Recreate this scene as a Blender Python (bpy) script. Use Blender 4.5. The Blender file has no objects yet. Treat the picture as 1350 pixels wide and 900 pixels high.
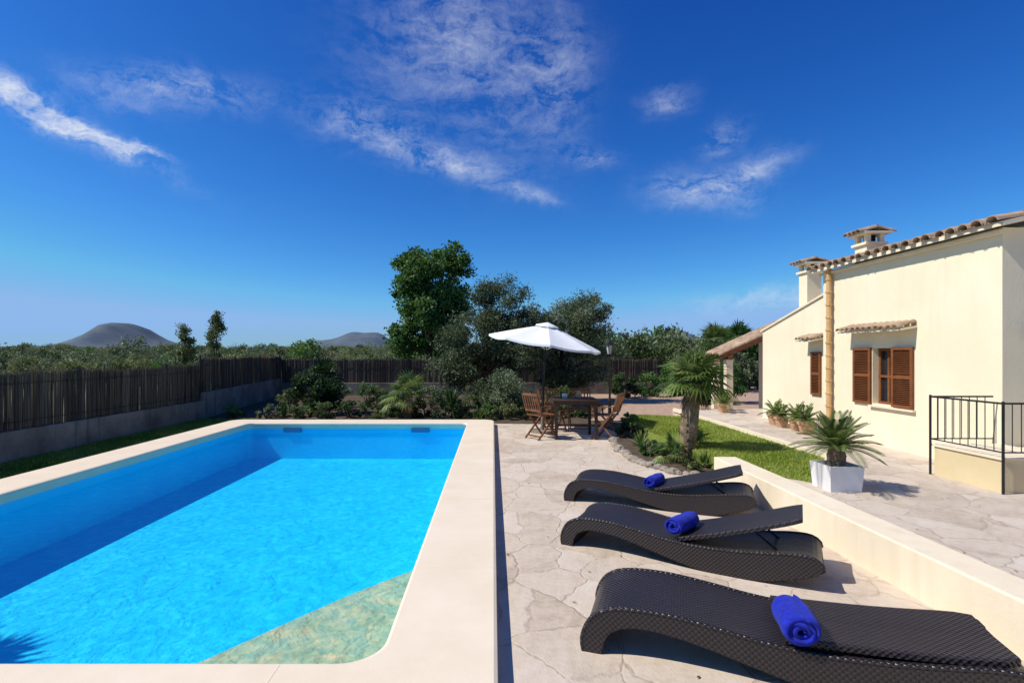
import bpy, math, random
import numpy as np
from mathutils import Vector, Matrix
random.seed(7); rng=np.random.default_rng(7)
S=bpy.context.scene
R=math.radians

# ------------------------------------------------------------------ materials
def nt(name):
    m=bpy.data.materials.new(name); m.use_nodes=True
    n=m.node_tree; b=n.nodes['Principled BSDF']; return m,n,b
def N(n,t,**kw):
    x=n.nodes.new(t)
    for k,v in kw.items(): setattr(x,k,v)
    return x
def math_(n,op,a,b=None,c=None,clamp=False):
    x=N(n,'ShaderNodeMath',operation=op); x.use_clamp=clamp
    for i,v in enumerate((a,b,c)):
        if v is None: continue
        if isinstance(v,(int,float)): x.inputs[i].default_value=v
        else: n.links.new(v,x.inputs[i])
    return x.outputs[0]
def ramp(n,fac,stops):
    r=N(n,'ShaderNodeValToRGB'); n.links.new(fac,r.inputs[0])
    e=r.color_ramp.elements
    while len(e)<len(stops): e.new(0.5)
    for i,(p,c) in enumerate(stops):
        e[i].position=p; e[i].color=(*c,1)
    return r.outputs[0]
def noise(n,vec,scale,detail=5,rough=.6,dist=0):
    x=N(n,'ShaderNodeTexNoise'); x.inputs['Scale'].default_value=scale
    x.inputs['Detail'].default_value=detail; x.inputs['Roughness'].default_value=rough
    x.inputs['Distortion'].default_value=dist
    if vec is not None: n.links.new(vec,x.inputs['Vector'])
    return x.outputs['Fac']
def coord(n): return N(n,'ShaderNodeTexCoord').outputs['Object']
def bump(n,b,h,dist=.01,st=.6):
    x=N(n,'ShaderNodeBump'); x.inputs['Distance'].default_value=dist; x.inputs['Strength'].default_value=st
    n.links.new(h,x.inputs['Height']); n.links.new(x.outputs[0],b.inputs['Normal'])
def pmat(name,c1,c2,scale=3,rough=.8,bd=.004,bs=30,metal=0,stain=None,st=(.55,.8)):
    m,n,b=nt(name); co=coord(n)
    f=noise(n,co,scale,6,.65)
    col=ramp(n,f,[(.32,c1),(.68,c2)])
    if stain:
        mpp=N(n,'ShaderNodeMapping'); n.links.new(co,mpp.inputs[0]); mpp.inputs['Scale'].default_value=(6,6,.5)
        sf=noise(n,mpp.outputs[0],1.2,5,.6)
        sm=N(n,'ShaderNodeMix',data_type='RGBA'); n.links.new(ramp(n,sf,[(st[0],(0,0,0)),(st[1],(1,1,1))]),sm.inputs[0])
        n.links.new(col,sm.inputs[6]); sm.inputs[7].default_value=(*stain,1); col=sm.outputs[2]
    n.links.new(col,b.inputs['Base Color']); b.inputs['Roughness'].default_value=rough
    b.inputs['Metallic'].default_value=metal
    b.inputs['Specular IOR Level'].default_value=.3
    if bd: bump(n,b,noise(n,co,bs,5,.6),bd)
    return m
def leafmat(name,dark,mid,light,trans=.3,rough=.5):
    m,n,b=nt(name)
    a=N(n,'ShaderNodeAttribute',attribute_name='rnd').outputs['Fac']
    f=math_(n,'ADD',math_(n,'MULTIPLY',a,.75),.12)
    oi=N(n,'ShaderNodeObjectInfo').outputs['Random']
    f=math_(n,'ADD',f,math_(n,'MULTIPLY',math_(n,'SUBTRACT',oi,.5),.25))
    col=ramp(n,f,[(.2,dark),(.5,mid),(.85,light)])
    n.links.new(col,b.inputs['Base Color']); b.inputs['Roughness'].default_value=rough
    b.inputs['Specular IOR Level'].default_value=.25
    t=N(n,'ShaderNodeBsdfTranslucent'); n.links.new(col,t.inputs[0])
    mx=N(n,'ShaderNodeMixShader'); mx.inputs[0].default_value=trans
    n.links.new(b.outputs[0],mx.inputs[1]); n.links.new(t.outputs[0],mx.inputs[2])
    n.links.new(mx.outputs[0],n.nodes['Material Output'].inputs[0])
    return m
def flagstone(name,cols,grout,scale=3.2,seed=0):
    m,n,b=nt(name); co=coord(n)
    nz=N(n,'ShaderNodeTexNoise'); nz.inputs['Scale'].default_value=2.6; nz.inputs['Detail'].default_value=3; nz.inputs['Roughness'].default_value=.55
    n.links.new(co,nz.inputs['Vector'])
    va=N(n,'ShaderNodeVectorMath',operation='MULTIPLY_ADD'); n.links.new(nz.outputs['Color'],va.inputs[0])
    va.inputs[1].default_value=(.24,.24,0); n.links.new(co,va.inputs[2])
    mp=N(n,'ShaderNodeMapping'); n.links.new(va.outputs[0],mp.inputs[0]); mp.inputs['Location'].default_value=(seed,seed*.7,0)
    mp.inputs['Scale'].default_value=(1,.86,.01)
    v1=N(n,'ShaderNodeTexVoronoi',feature='F1'); v1.inputs['Scale'].default_value=scale
    v2=N(n,'ShaderNodeTexVoronoi',feature='DISTANCE_TO_EDGE'); v2.inputs['Scale'].default_value=scale
    for v in (v1,v2): n.links.new(mp.outputs[0],v.inputs['Vector'])
    sp=N(n,'ShaderNodeSeparateColor'); n.links.new(v1.outputs['Color'],sp.inputs[0])
    fine=noise(n,co,13,8,.75); big=noise(n,co,.6,4); med=noise(n,co,3.2,5,.7)
    f=math_(n,'ADD',math_(n,'MULTIPLY',sp.outputs[0],.16),math_(n,'ADD',math_(n,'MULTIPLY',fine,.46),math_(n,'ADD',math_(n,'MULTIPLY',big,.24),math_(n,'MULTIPLY',med,.34))))
    col=ramp(n,f,[(.40,cols[0]),(.58,cols[1]),(.78,cols[2])])
    jn=math_(n,'ADD',v2.outputs['Distance'],math_(n,'MULTIPLY',math_(n,'SUBTRACT',noise(n,co,16,4),.5),.09))
    e=ramp(n,jn,[(-.0,(0,0,0)),(.026,(1,1,1))])
    jv=ramp(n,noise(n,co,1.9,4),[(.36,(.12,.12,.12)),(.68,(.85,.85,.85))])
    em=math_(n,'SUBTRACT',1,math_(n,'MULTIPLY',math_(n,'SUBTRACT',1,e),jv))
    mx=N(n,'ShaderNodeMix',data_type='RGBA'); n.links.new(em,mx.inputs[0])
    mx.inputs[6].default_value=(*grout,1); n.links.new(col,mx.inputs[7])
    n.links.new(mx.outputs[2],b.inputs['Base Color']); b.inputs['Roughness'].default_value=.75
    b.inputs['Specular IOR Level'].default_value=.2
    h=math_(n,'ADD',math_(n,'MULTIPLY',e,.4),math_(n,'MULTIPLY',fine,.8)); bump(n,b,h,.011,.8)
    return m

M={}
M['patio']=flagstone('patio_flagstone',[(.39,.30,.215),(.58,.475,.36),(.68,.585,.47)],(.36,.28,.20),2.6)
M['patio2']=flagstone('terrace_flagstone',[(.39,.315,.24),(.55,.46,.36),(.65,.565,.46)],(.35,.28,.21),2.4,5)
M['coping']=pmat('coping_stone',(.75,.62,.445),(.82,.69,.515),2.2,.6,.0015,60)
M['cream']=pmat('cream_render',(.81,.70,.48),(.86,.765,.55),1.2,.85,.004,45,0,(.78,.67,.46),(.5,.85))
M['cream2']=pmat('cream_render_wall',(.76,.64,.45),(.82,.71,.52),1.7,.85,.004,45,0,(.68,.57,.40),(.5,.85))
M['ochre']=pmat('ochre_render',(.62,.5,.28),(.7,.58,.35),1.5,.85,.004,45)
M['concrete']=pmat('concrete',(.13,.11,.085),(.30,.26,.21),1.5,.9,.008,25,0,(.06,.05,.04))
M['terra']=pmat('terracotta',(.42,.22,.11),(.62,.42,.27),5,.85,.005,40)
M['tile']=pmat('roof_tile',(.20,.12,.07),(.56,.41,.28),4,.9,.008,30)
M['wood']=pmat('shutter_wood',(.16,.055,.018),(.25,.09,.03),6,.55,.002,60)
M['teak']=pmat('teak_wood',(.14,.055,.022),(.24,.10,.045),8,.6,.002,60)
M['darkwood']=pmat('dark_wood',(.04,.022,.012),(.08,.045,.025),8,.6,.002,60)
M['bark']=pmat('bark',(.05,.035,.025),(.16,.12,.085),8,.95,.03,20)
M['palmbark']=pmat('palm_bark',(.10,.065,.04),(.32,.235,.15),14,.95,.02,25)
M['iron']=pmat('black_iron',(.01,.01,.01),(.02,.02,.02),5,.45,0)
M['white']=pmat('white_canvas',(.78,.78,.76),(.84,.84,.82),3,.8,.003,12)
M['whitepot']=pmat('white_pot',(.70,.68,.64),(.80,.79,.76),4,.6,.002,30)
M['pipe']=pmat('clay_pipe',(.50,.29,.11),(.68,.44,.21),4,.6,.003,30)
M['glass']=pmat('window_glass',(.012,.014,.018),(.02,.024,.03),2,.08,0)
M['soil']=pmat('soil',(.05,.035,.02),(.13,.09,.055),6,.95,.03,18)
M['rock']=pmat('rock',(.18,.15,.11),(.42,.36,.28),4,.9,.02,12)
M['gravel']=pmat('red_gravel',(.34,.215,.14),(.52,.37,.26),7,.95,.02,50)
M['reed']=leafmat('dry_reed',(.075,.056,.038),(.14,.105,.072),(.23,.175,.12),.2,.85)
M['dark']=pmat('dark_interior',(.012,.01,.008),(.02,.018,.015),3,.9,0)
M['skim']=pmat('skimmer_plastic',(.01,.16,.32),(.02,.19,.37),3,.5,0)
M['hill']=pmat('hill_scrub_hazed',(.055,.085,.115),(.12,.145,.165),.012,.95,0)  # distance haze painted in as a blue-grey base colour
M['lampglass']=pmat('lamp_glass',(.5,.5,.45),(.6,.6,.55),3,.2,0)
M['L_green']=leafmat('leaf_green',(.02,.055,.013),(.062,.14,.03),(.15,.26,.06),.3)
M['L_olive']=leafmat('leaf_olive',(.034,.05,.022),(.108,.142,.062),(.24,.285,.155),.3)
M['L_scrub']=leafmat('leaf_scrub',(.05,.07,.02),(.13,.165,.05),(.26,.28,.11),.3)
M['L_scrub2']=leafmat('leaf_scrub_dark',(.022,.042,.014),(.06,.095,.026),(.14,.18,.055),.3)
M['L_scrub3']=leafmat('leaf_scrub_dry',(.08,.08,.03),(.18,.17,.075),(.30,.27,.14),.3)
M['L_palm']=leafmat('leaf_palm',(.04,.075,.016),(.11,.175,.035),(.25,.31,.09),.3,.4)
M['L_dark']=leafmat('leaf_dark',(.012,.028,.01),(.034,.068,.02),(.095,.15,.045),.25,.4)
M['L_grass']=leafmat('grass_blade',(.12,.19,.015),(.25,.33,.03),(.42,.46,.11),.4)
M['L_dry']=leafmat('dry_leaf',(.12,.08,.03),(.25,.18,.08),(.38,.3,.15),.2)

def lawnmat():
    m,n,b=nt('lawn_soil'); co=coord(n)
    c=ramp(n,noise(n,co,3,8,.75),[(.3,(.10,.15,.018)),(.5,(.19,.25,.03)),(.62,(.26,.28,.06)),(.75,(.30,.27,.12))])
    n.links.new(c,b.inputs['Base Color']); b.inputs['Roughness'].default_value=.95; bump(n,b,noise(n,co,70,4),.02)
    return m
M['lawn']=lawnmat()
def groundmat():
    m,n,b=nt('ground_earth'); co=coord(n)
    c=ramp(n,noise(n,co,.25,9,.7),[(.3,(.07,.10,.03)),(.5,(.13,.15,.05)),(.7,(.2,.17,.09))])
    n.links.new(c,b.inputs['Base Color']); b.inputs['Roughness'].default_value=.95; bump(n,b,noise(n,co,20,5),.03)
    return m
M['ground']=groundmat()
def wicker():
    m,n,b=nt('dark_wicker'); co=coord(n)
    sx=N(n,'ShaderNodeSeparateXYZ'); n.links.new(co,sx.inputs[0])
    w=math_(n,'ADD',sx.outputs[1],sx.outputs[2])
    k=math.pi/.014
    a=math_(n,'SINE',math_(n,'MULTIPLY',sx.outputs[0],k)); c=math_(n,'SINE',math_(n,'MULTIPLY',w,k))
    h=math_(n,'MULTIPLY',a,c)
    h2=math_(n,'ADD',math_(n,'MULTIPLY',h,.5),.5)
    col=ramp(n,h2,[(.15,(.007,.005,.005)),(.8,(.040,.030,.029))])
    n.links.new(col,b.inputs['Base Color']); b.inputs['Roughness'].default_value=.38
    b.inputs['Specular IOR Level'].default_value=.5
    bump(n,b,h2,.006,.9); return m
M['wicker']=wicker()
def towel():
    m,n,b=nt('blue_towel'); co=coord(n)
    c=ramp(n,noise(n,co,40,4),[(.3,(.002,.006,.20)),(.7,(.005,.02,.48))])
    n.links.new(c,b.inputs['Base Color']); b.inputs['Roughness'].default_value=.95
    b.inputs['Sheen Weight'].default_value=.2; b.inputs['Sheen Tint'].default_value=(.2,.3,1,1)
    bump(n,b,noise(n,co,160,3),.006,1); return m
M['towel']=towel()
def liner():
    m,n,b=nt('pool_liner'); co=coord(n)
    c=ramp(n,noise(n,co,1.5,4),[(.3,(.0,.62,.92)),(.7,(.015,.69,.94))])
    n.links.new(c,b.inputs['Base Color']); b.inputs['Roughness'].default_value=.6; return m
M['liner']=liner()
M['ledge']=pmat('pool_ledge_stone',(.66,.50,.26),(.80,.64,.38),5,.7,.003,30)
def water():
    m=bpy.data.materials.new('pool_water'); m.use_nodes=True; n=m.node_tree; n.nodes.clear()
    co=coord(n); out=N(n,'ShaderNodeOutputMaterial')
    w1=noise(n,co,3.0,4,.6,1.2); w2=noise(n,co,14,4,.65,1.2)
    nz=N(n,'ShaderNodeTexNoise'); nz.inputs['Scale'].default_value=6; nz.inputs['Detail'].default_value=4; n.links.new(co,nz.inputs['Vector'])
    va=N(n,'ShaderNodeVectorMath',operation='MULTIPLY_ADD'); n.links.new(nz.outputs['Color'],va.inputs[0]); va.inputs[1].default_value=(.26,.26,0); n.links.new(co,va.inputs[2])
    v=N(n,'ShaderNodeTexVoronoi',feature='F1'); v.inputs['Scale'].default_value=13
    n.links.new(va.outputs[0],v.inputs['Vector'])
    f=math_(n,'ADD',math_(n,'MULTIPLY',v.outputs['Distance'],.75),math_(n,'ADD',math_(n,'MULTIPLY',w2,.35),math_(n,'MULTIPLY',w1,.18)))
    c=ramp(n,f,[(.35,(.56,.845,.955)),(.60,(.63,.885,.975)),(.78,(.78,.96,1.0)),(.93,(1,1,1))])  # pale ripple cells paint caustic light into the water tint
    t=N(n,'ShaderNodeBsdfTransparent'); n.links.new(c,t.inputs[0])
    g=N(n,'ShaderNodeBsdfGlossy'); g.inputs['Roughness'].default_value=.06
    h=math_(n,'ADD',w1,math_(n,'MULTIPLY',w2,.35))
    bp=N(n,'ShaderNodeBump'); bp.inputs['Distance'].default_value=.04; bp.inputs['Strength'].default_value=.7
    n.links.new(h,bp.inputs['Height']); n.links.new(bp.outputs[0],g.inputs['Normal'])
    fr=N(n,'ShaderNodeFresnel'); fr.inputs['IOR'].default_value=1.33; n.links.new(bp.outputs[0],fr.inputs['Normal'])
    fs=math_(n,'MULTIPLY',fr.outputs[0],.55)
    mx=N(n,'ShaderNodeMixShader'); n.links.new(fs,mx.inputs[0]); n.links.new(t.outputs[0],mx.inputs[1]); n.links.new(g.outputs[0],mx.inputs[2])
    n.links.new(mx.outputs[0],out.inputs[0]); return m
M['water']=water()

# ------------------------------------------------------------------ mesh builder
class MB:
    def __init__(s): s.v=[]; s.f=[]; s.m=[]; s.r=[]; s.nv=0
    def add(s,v,f,mi=0,r=None):
        v=np.asarray(v,float); f=[[int(i)+s.nv for i in q] for q in f]
        s.v.append(v); s.f+=f; s.m+=[mi]*len(f)
        s.r+= list(r) if r is not None else [random.random()]*len(f)
        s.nv+=len(v)
    def box(s,a,b,mi=0,mat=None):
        x0,y0,z0=a; x1,y1,z1=b
        v=[(x0,y0,z0),(x1,y0,z0),(x1,y1,z0),(x0,y1,z0),(x0,y0,z1),(x1,y0,z1),(x1,y1,z1),(x0,y1,z1)]
        if mat is not None: v=[tuple(mat@Vector(p)) for p in v]
        s.add(v,[(0,3,2,1),(4,5,6,7),(0,1,5,4),(1,2,6,5),(2,3,7,6),(3,0,4,7)],mi)
    def bar(s,p,q,w,h,mi=0,up=(0,0,1)):
        p=Vector(p);q=Vector(q);d=(q-p);L=d.length;d.normalize()
        u=Vector(up); sd=d.cross(u)
        if sd.length<1e-3: sd=d.cross(Vector((1,0,0)))
        sd.normalize(); u=sd.cross(d)
        mt=Matrix((( d.x,sd.x,u.x,p.x),(d.y,sd.y,u.y,p.y),(d.z,sd.z,u.z,p.z),(0,0,0,1)))
        s.box((0,-w/2,-h/2),(L,w/2,h/2),mi,mt)
    def tube(s,path,rad,n=8,mi=0,cap=True,sq=(1,1)):
        P=[Vector(p) for p in path]; vs=[]; k=len(P)
        for i,p in enumerate(P):
            d=(P[min(i+1,k-1)]-P[max(i-1,0)]).normalized()
            a=d.cross(Vector((0,1,0)) if abs(d.y)<.9 else Vector((1,0,0))).normalized(); b=d.cross(a)
            r=rad[i] if hasattr(rad,'__len__') else rad
            for j in range(n):
                t=2*math.pi*j/n; vs.append(tuple(p+a*math.cos(t)*r*sq[0]+b*math.sin(t)*r*sq[1]))
        fs=[(i*n+j,i*n+(j+1)%n,(i+1)*n+(j+1)%n,(i+1)*n+j) for i in range(k-1) for j in range(n)]
        if cap: fs+=[tuple(range(n))[::-1],tuple(range((k-1)*n,k*n))]
        s.add(vs,fs,mi)
    def leaves(s,c,L,W,mi=0,r=None,updir=0.0):
        c=np.asarray(c); n=len(c)
        a=rng.normal(size=(n,3)); a[:,2]+=updir; a/=np.linalg.norm(a,axis=1)[:,None]
        b=np.cross(a,rng.normal(size=(n,3))); b/=np.linalg.norm(b,axis=1)[:,None]
        l=(L*rng.uniform(.6,1.3,n))[:,None]; w=(W*rng.uniform(.6,1.3,n))[:,None]
        v=np.stack([c-a*l,c+b*w,c+a*l,c-b*w],1).reshape(-1,3)
        f=np.arange(4*n).reshape(-1,4)
        s.add(v,f.tolist(),mi,(rng.random(n) if r is None else np.clip(r+rng.normal(0,.18,n),0,1)).tolist())
    def obj(s,name,mats,parent=None,loc=(0,0,0),rot=(0,0,0),smooth=False,bevel=0):
        me=bpy.data.meshes.new(name); me.from_pydata(np.concatenate(s.v).tolist(),[],s.f)
        for m in mats: me.materials.append(m)
        me.polygons.foreach_set('material_index',s.m)
        at=me.attributes.new('rnd','FLOAT','FACE'); at.data.foreach_set('value',[float(x) for x in s.r])
        if smooth: me.polygons.foreach_set('use_smooth',[True]*len(s.f))
        me.update()
        o=bpy.data.objects.new(name,me); S.collection.objects.link(o); o.location=loc; o.rotation_euler=rot
        if parent: o.parent=parent
        if bevel:
            bv=o.modifiers.new('b','BEVEL'); bv.width=bevel; bv.segments=2; bv.limit_method='ANGLE'
        return o
def empty(name,loc=(0,0,0),rot=(0,0,0)):
    o=bpy.data.objects.new(name,None); S.collection.objects.link(o); o.location=loc; o.rotation_euler=rot; return o

# ------------------------------------------------------------------ world / sun / camera
el=R(49); dl=R(8)
ts=Vector((-math.cos(el)*math.cos(dl),-math.cos(el)*math.sin(dl),math.sin(el)))
sun=bpy.data.lights.new('sun','SUN'); sun.energy=5.0; sun.angle=R(.5); sun.color=(1,.955,.88)
so=bpy.data.objects.new('sun',sun); S.collection.objects.link(so); so.rotation_euler=ts.to_track_quat('Z','Y').to_euler(); so.location=(-20,-5,30)
w=bpy.data.worlds.new('World'); S.world=w; w.use_nodes=True; n=w.node_tree; bg=n.nodes['Background']
sky=N(n,'ShaderNodeTexSky',sky_type='NISHITA'); sky.sun_disc=False; sky.sun_elevation=el; sky.sun_rotation=math.atan2(ts.x,ts.y)%(2*math.pi)
sky.air_density=1.0; sky.dust_density=.25; sky.ozone_density=2.5; sky.altitude=100
bg.inputs[1].default_value=.10
tc=N(n,'ShaderNodeTexCoord').outputs['Generated']
sc=N(n,'ShaderNodeSeparateColor'); n.links.new(sky.outputs[0],sc.inputs[0])
cc=N(n,'ShaderNodeCombineColor')
for i,(ti,gm,am,cap_) in enumerate([(.042,2.0,6.2,.27),(.080,1.5,1.72,.48),(.112,1.06,1.22,.83)]):
    p=math_(n,'POWER',math_(n,'MULTIPLY',sc.outputs[i],ti),gm)
    n.links.new(math_(n,'MULTIPLY',math_(n,'MINIMUM',math_(n,'MULTIPLY',p,am),cap_),10),cc.inputs[i])
def dirv(px,py): return Vector(((px-650)/700,1,(466-py)/700)).normalized()
blobs=[
 (30,138,.08,.018,-22,1.35),(110,168,.10,.015,-22,1.45),(185,197,.05,.008,-12,1.2),(225,122,.11,.025,8,1.0),
 (495,175,.09,.032,-10,.95),(600,216,.09,.020,-8,1.0),(575,50,.13,.09,20,.58),(660,110,.10,.13,0,.48),(740,110,.05,.09,0,.55),(780,208,.045,.013,-10,.9),
 (690,255,.055,.012,-12,.8),(880,130,.032,.022,0,.8),(925,255,.075,.026,-8,1.15),(1000,222,.05,.018,22,1.0),(955,185,.035,.022,20,.8),(1010,392,.12,.016,3,.8)]
def dot(vec,c):
    x=N(n,'ShaderNodeVectorMath',operation='DOT_PRODUCT'); n.links.new(vec,x.inputs[0]); x.inputs[1].default_value=c; return x.outputs['Value']
wn=N(n,'ShaderNodeTexNoise'); wn.inputs['Scale'].default_value=8; wn.inputs['Detail'].default_value=5; wn.inputs['Roughness'].default_value=.65; n.links.new(tc,wn.inputs['Vector'])
ws=N(n,'ShaderNodeVectorMath',operation='SUBTRACT'); n.links.new(wn.outputs['Color'],ws.inputs[0]); ws.inputs[1].default_value=(.5,.5,.5)
wv=N(n,'ShaderNodeVectorMath',operation='MULTIPLY_ADD'); n.links.new(ws.outputs[0],wv.inputs[0]); wv.inputs[1].default_value=(.07,.07,.07); n.links.new(tc,wv.inputs[2])
wd=wv.outputs[0]
tot=None
for px,py,rx,ry,rt,wt in blobs:
    c=dirv(px,py); e1=c.cross(Vector((0,0,1))).normalized(); e2=e1.cross(c).normalized()
    t=R(rt); a=e1*math.cos(t)+e2*math.sin(t); b=-e1*math.sin(t)+e2*math.cos(t)
    A=dot(wd,tuple(a/rx)); B=dot(wd,tuple(b/ry))
    q=math_(n,'ADD',math_(n,'MULTIPLY',A,A),math_(n,'MULTIPLY',B,B))
    g=math_(n,'MULTIPLY',math_(n,'EXPONENT',math_(n,'MULTIPLY',q,-.9)),wt)
    tot=g if tot is None else math_(n,'ADD',tot,g)
sxyz=N(n,'ShaderNodeSeparateXYZ'); n.links.new(tc,sxyz.inputs[0])
tot=math_(n,'MULTIPLY',tot,math_(n,'GREATER_THAN',sxyz.outputs[1],0))
tot=math_(n,'MINIMUM',tot,1.5)
mp=N(n,'ShaderNodeMapping'); n.links.new(wd,mp.inputs[0]); mp.inputs['Rotation'].default_value=(0,R(-28),0); mp.inputs['Scale'].default_value=(5,5,17)
fib=noise(n,mp.outputs[0],1.7,8,.7,.5)
fine=noise(n,wd,30,6,.7,.3)
tex=math_(n,'ADD',math_(n,'MULTIPLY',fib,.72),math_(n,'MULTIPLY',fine,.40))
tex=math_(n,'ADD',tex,math_(n,'MULTIPLY',math_(n,'MAXIMUM',math_(n,'SUBTRACT',tot,.9),0),.10))
cl=math_(n,'MULTIPLY',math_(n,'SUBTRACT',tex,.47),2.5,clamp=True)
cl=math_(n,'MULTIPLY',cl,math_(n,'POWER',tot,1.25),clamp=True)
cl=math_(n,'MULTIPLY',cl,.85)
mx=N(n,'ShaderNodeMix',data_type='RGBA'); n.links.new(cl,mx.inputs[0]); n.links.new(cc.outputs[0],mx.inputs[6]); mx.inputs[7].default_value=(7.9,8.4,9.2,1)
n.links.new(mx.outputs[2],bg.inputs[0])

cam=bpy.data.cameras.new('camera'); co_=bpy.data.objects.new('camera',cam); S.collection.objects.link(co_)
co_.location=(0,0,1.55); co_.rotation_euler=(R(90),0,0); cam.sensor_width=36; cam.lens=36*700/1350
cam.shift_x=25/1350; cam.shift_y=16/1350; cam.clip_end=12000; cam.clip_start=.05; S.camera=co_
S.view_settings.view_transform='Standard'; S.view_settings.look='None'; S.view_settings.exposure=0

# ------------------------------------------------------------------ ground
g=MB(); xs=[-6000,-40,-5.4,-.25,2.75,40,6000]; ys=[-60,2.2,11.4,60,9000]
for i in range(len(xs)-1):
    for j in range(len(ys)-1):
        if i==2 and j==1: continue
        x0,x1,y0,y1=xs[i],xs[i+1],ys[j],ys[j+1]; z=-.03
        g.add([(x0,y0,z),(x1,y0,z),(x1,y1,z),(x0,y1,z)],[(0,1,2,3)])
g.obj('ground',[M['ground']])
def poly(name,pts,z,mat,parent=None,thick=0):
    b=MB(); k=len(pts)
    v=[(x,y,z) for x,y in pts]; f=[tuple(range(k))]
    if thick:
        v+=[(x,y,z-thick) for x,y in pts]; f+=[(i,i+k,(i+1)%k+k,(i+1)%k) for i in range(k)]
    b.add(v,f); return b.obj(name,[mat],parent)
poly('patio',[(-6.1,-3),(2.68,-3),(2.68,6.6),(2.3,6.9),(2.05,7.6),(2.0,8.4),(2.1,9.3),(2.5,10.3),(2.3,11.3),(.9,11.7),(.03,11.75),(-.2,11.6),(-.2,2.2),(-6.1,2.2)],0,M['patio'])
poly('lawn',[(-7.02,-3),(-6.1,-3),(-6.1,2.2),(-5.6,2.2),(-5.6,12.2),(-7.0,12.9),(-7.02,12)],-.012,M['lawn'])
poly('planting_bed_soil',[(-7.8,19.6),(-7,12.9),(-5.6,11.9),(-5.5,11.5),(2.4,11.5),(4,13),(4,19.6)],-.008,M['soil'])
poly('gravel_driveway',[(2.2,12.2),(12,12.2),(12,40),(3.3,40),(3.2,15)],.01,M['gravel'])
poly('terrace',[(2.93,-3),(14,-3),(14,13),(4.4,13),(4.4,7.0),(3.45,5.4),(2.93,6.1)],.2,M['patio2'],None,.24)
poly('lawn',[(2.93,6.1),(3.45,5.4),(4.4,7.0),(4.4,11.6),(3.0,12.0),(2.75,9.5),(2.9,7.2)],.17,M['lawn'],None,.2)
poly('palm_bed_soil',[(2.68,6.5),(2.93,6.1),(2.95,7.2),(2.75,9.5),(3.0,12.0),(2.5,11.8),(2.3,11.3),(2.5,10.3),(2.1,9.3),(2.0,8.4),(2.05,7.6),(2.3,6.9)],.03,M['soil'],None,.08)
b=MB(); K=[(3.45,5.4),(4.4,7.0),(4.4,12.9)]
for a,c in zip(K,K[1:]): b.bar((a[0],a[1],.19),(c[0],c[1],.19),.06,.08)
b.obj('lawn_kerb',[M['cream2']])
def grass(name,inside,x0,x1,y0,y1,z,nb,h):
    p=rng.uniform((x0,y0),(x1,y1),(nb,2)); p=p[[inside(a,b) for a,b in p]]
    pn=np.sin(p[:,0]*3.1+np.sin(p[:,1]*2.3)*1.5)*np.sin(p[:,1]*2.7+p[:,0]*1.3)+rng.normal(0,.45,len(p))
    p=p[pn>-.85]; pn=pn[pn>-.85]
    k=len(p); az=rng.uniform(0,6.28,k); hh=h*rng.uniform(.4,1.4,k); w_=.004+.003*rng.random(k)
    dx=np.cos(az);dy=np.sin(az); ln=rng.normal(0,.5,(k,2))*hh[:,None]
    base=np.column_stack([p,np.full(k,z)])
    v0=base+np.column_stack([dx*w_,dy*w_,np.zeros(k)]); v1=base-np.column_stack([dx*w_,dy*w_,np.zeros(k)])
    tp=base+np.column_stack([ln,hh]); v2=tp-np.column_stack([dx,dy,0*dx])*.0015; v3=tp+np.column_stack([dx,dy,0*dx])*.0015
    rr=np.clip(.55-pn*.25+rng.normal(0,.2,k),0,1)
    b=MB(); b.add(np.stack([v0,v1,v2,v3],1).reshape(-1,3),np.arange(4*k).reshape(-1,4).tolist(),0,rr.tolist())
    return b.obj(name,[M['L_grass']])
grass('lawn_grass',lambda x,y:x<-5.72 or y>12,-6.98,-5.5,5.8,12.6,-.012,42000,.035)
def inp(x,y):
    pg=[(2.93,6.1),(3.45,5.4),(4.36,7.0),(4.36,11.6),(3.0,12.0),(2.75,9.5),(2.9,7.2)]; c=False
    for i in range(len(pg)):
        a,b2=pg[i],pg[i-1]
        if (a[1]>y)!=(b2[1]>y) and x<(b2[0]-a[0])*(y-a[1])/(b2[1]-a[1])+a[0]: c=not c
    return c
grass('lawn_grass',inp,2.7,4.4,5.3,12,.17,50000,.024)
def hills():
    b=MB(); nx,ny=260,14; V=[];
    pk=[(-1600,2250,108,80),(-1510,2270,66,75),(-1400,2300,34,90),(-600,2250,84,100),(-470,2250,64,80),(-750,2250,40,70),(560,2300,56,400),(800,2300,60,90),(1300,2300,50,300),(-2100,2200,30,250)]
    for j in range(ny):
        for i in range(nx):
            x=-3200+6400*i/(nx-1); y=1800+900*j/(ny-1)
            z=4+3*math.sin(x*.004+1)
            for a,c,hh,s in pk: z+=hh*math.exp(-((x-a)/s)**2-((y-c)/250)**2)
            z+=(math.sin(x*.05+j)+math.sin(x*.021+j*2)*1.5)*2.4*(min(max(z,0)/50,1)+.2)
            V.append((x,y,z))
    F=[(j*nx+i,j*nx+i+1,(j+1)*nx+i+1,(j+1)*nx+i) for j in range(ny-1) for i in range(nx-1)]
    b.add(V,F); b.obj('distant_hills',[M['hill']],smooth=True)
hills()

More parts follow.
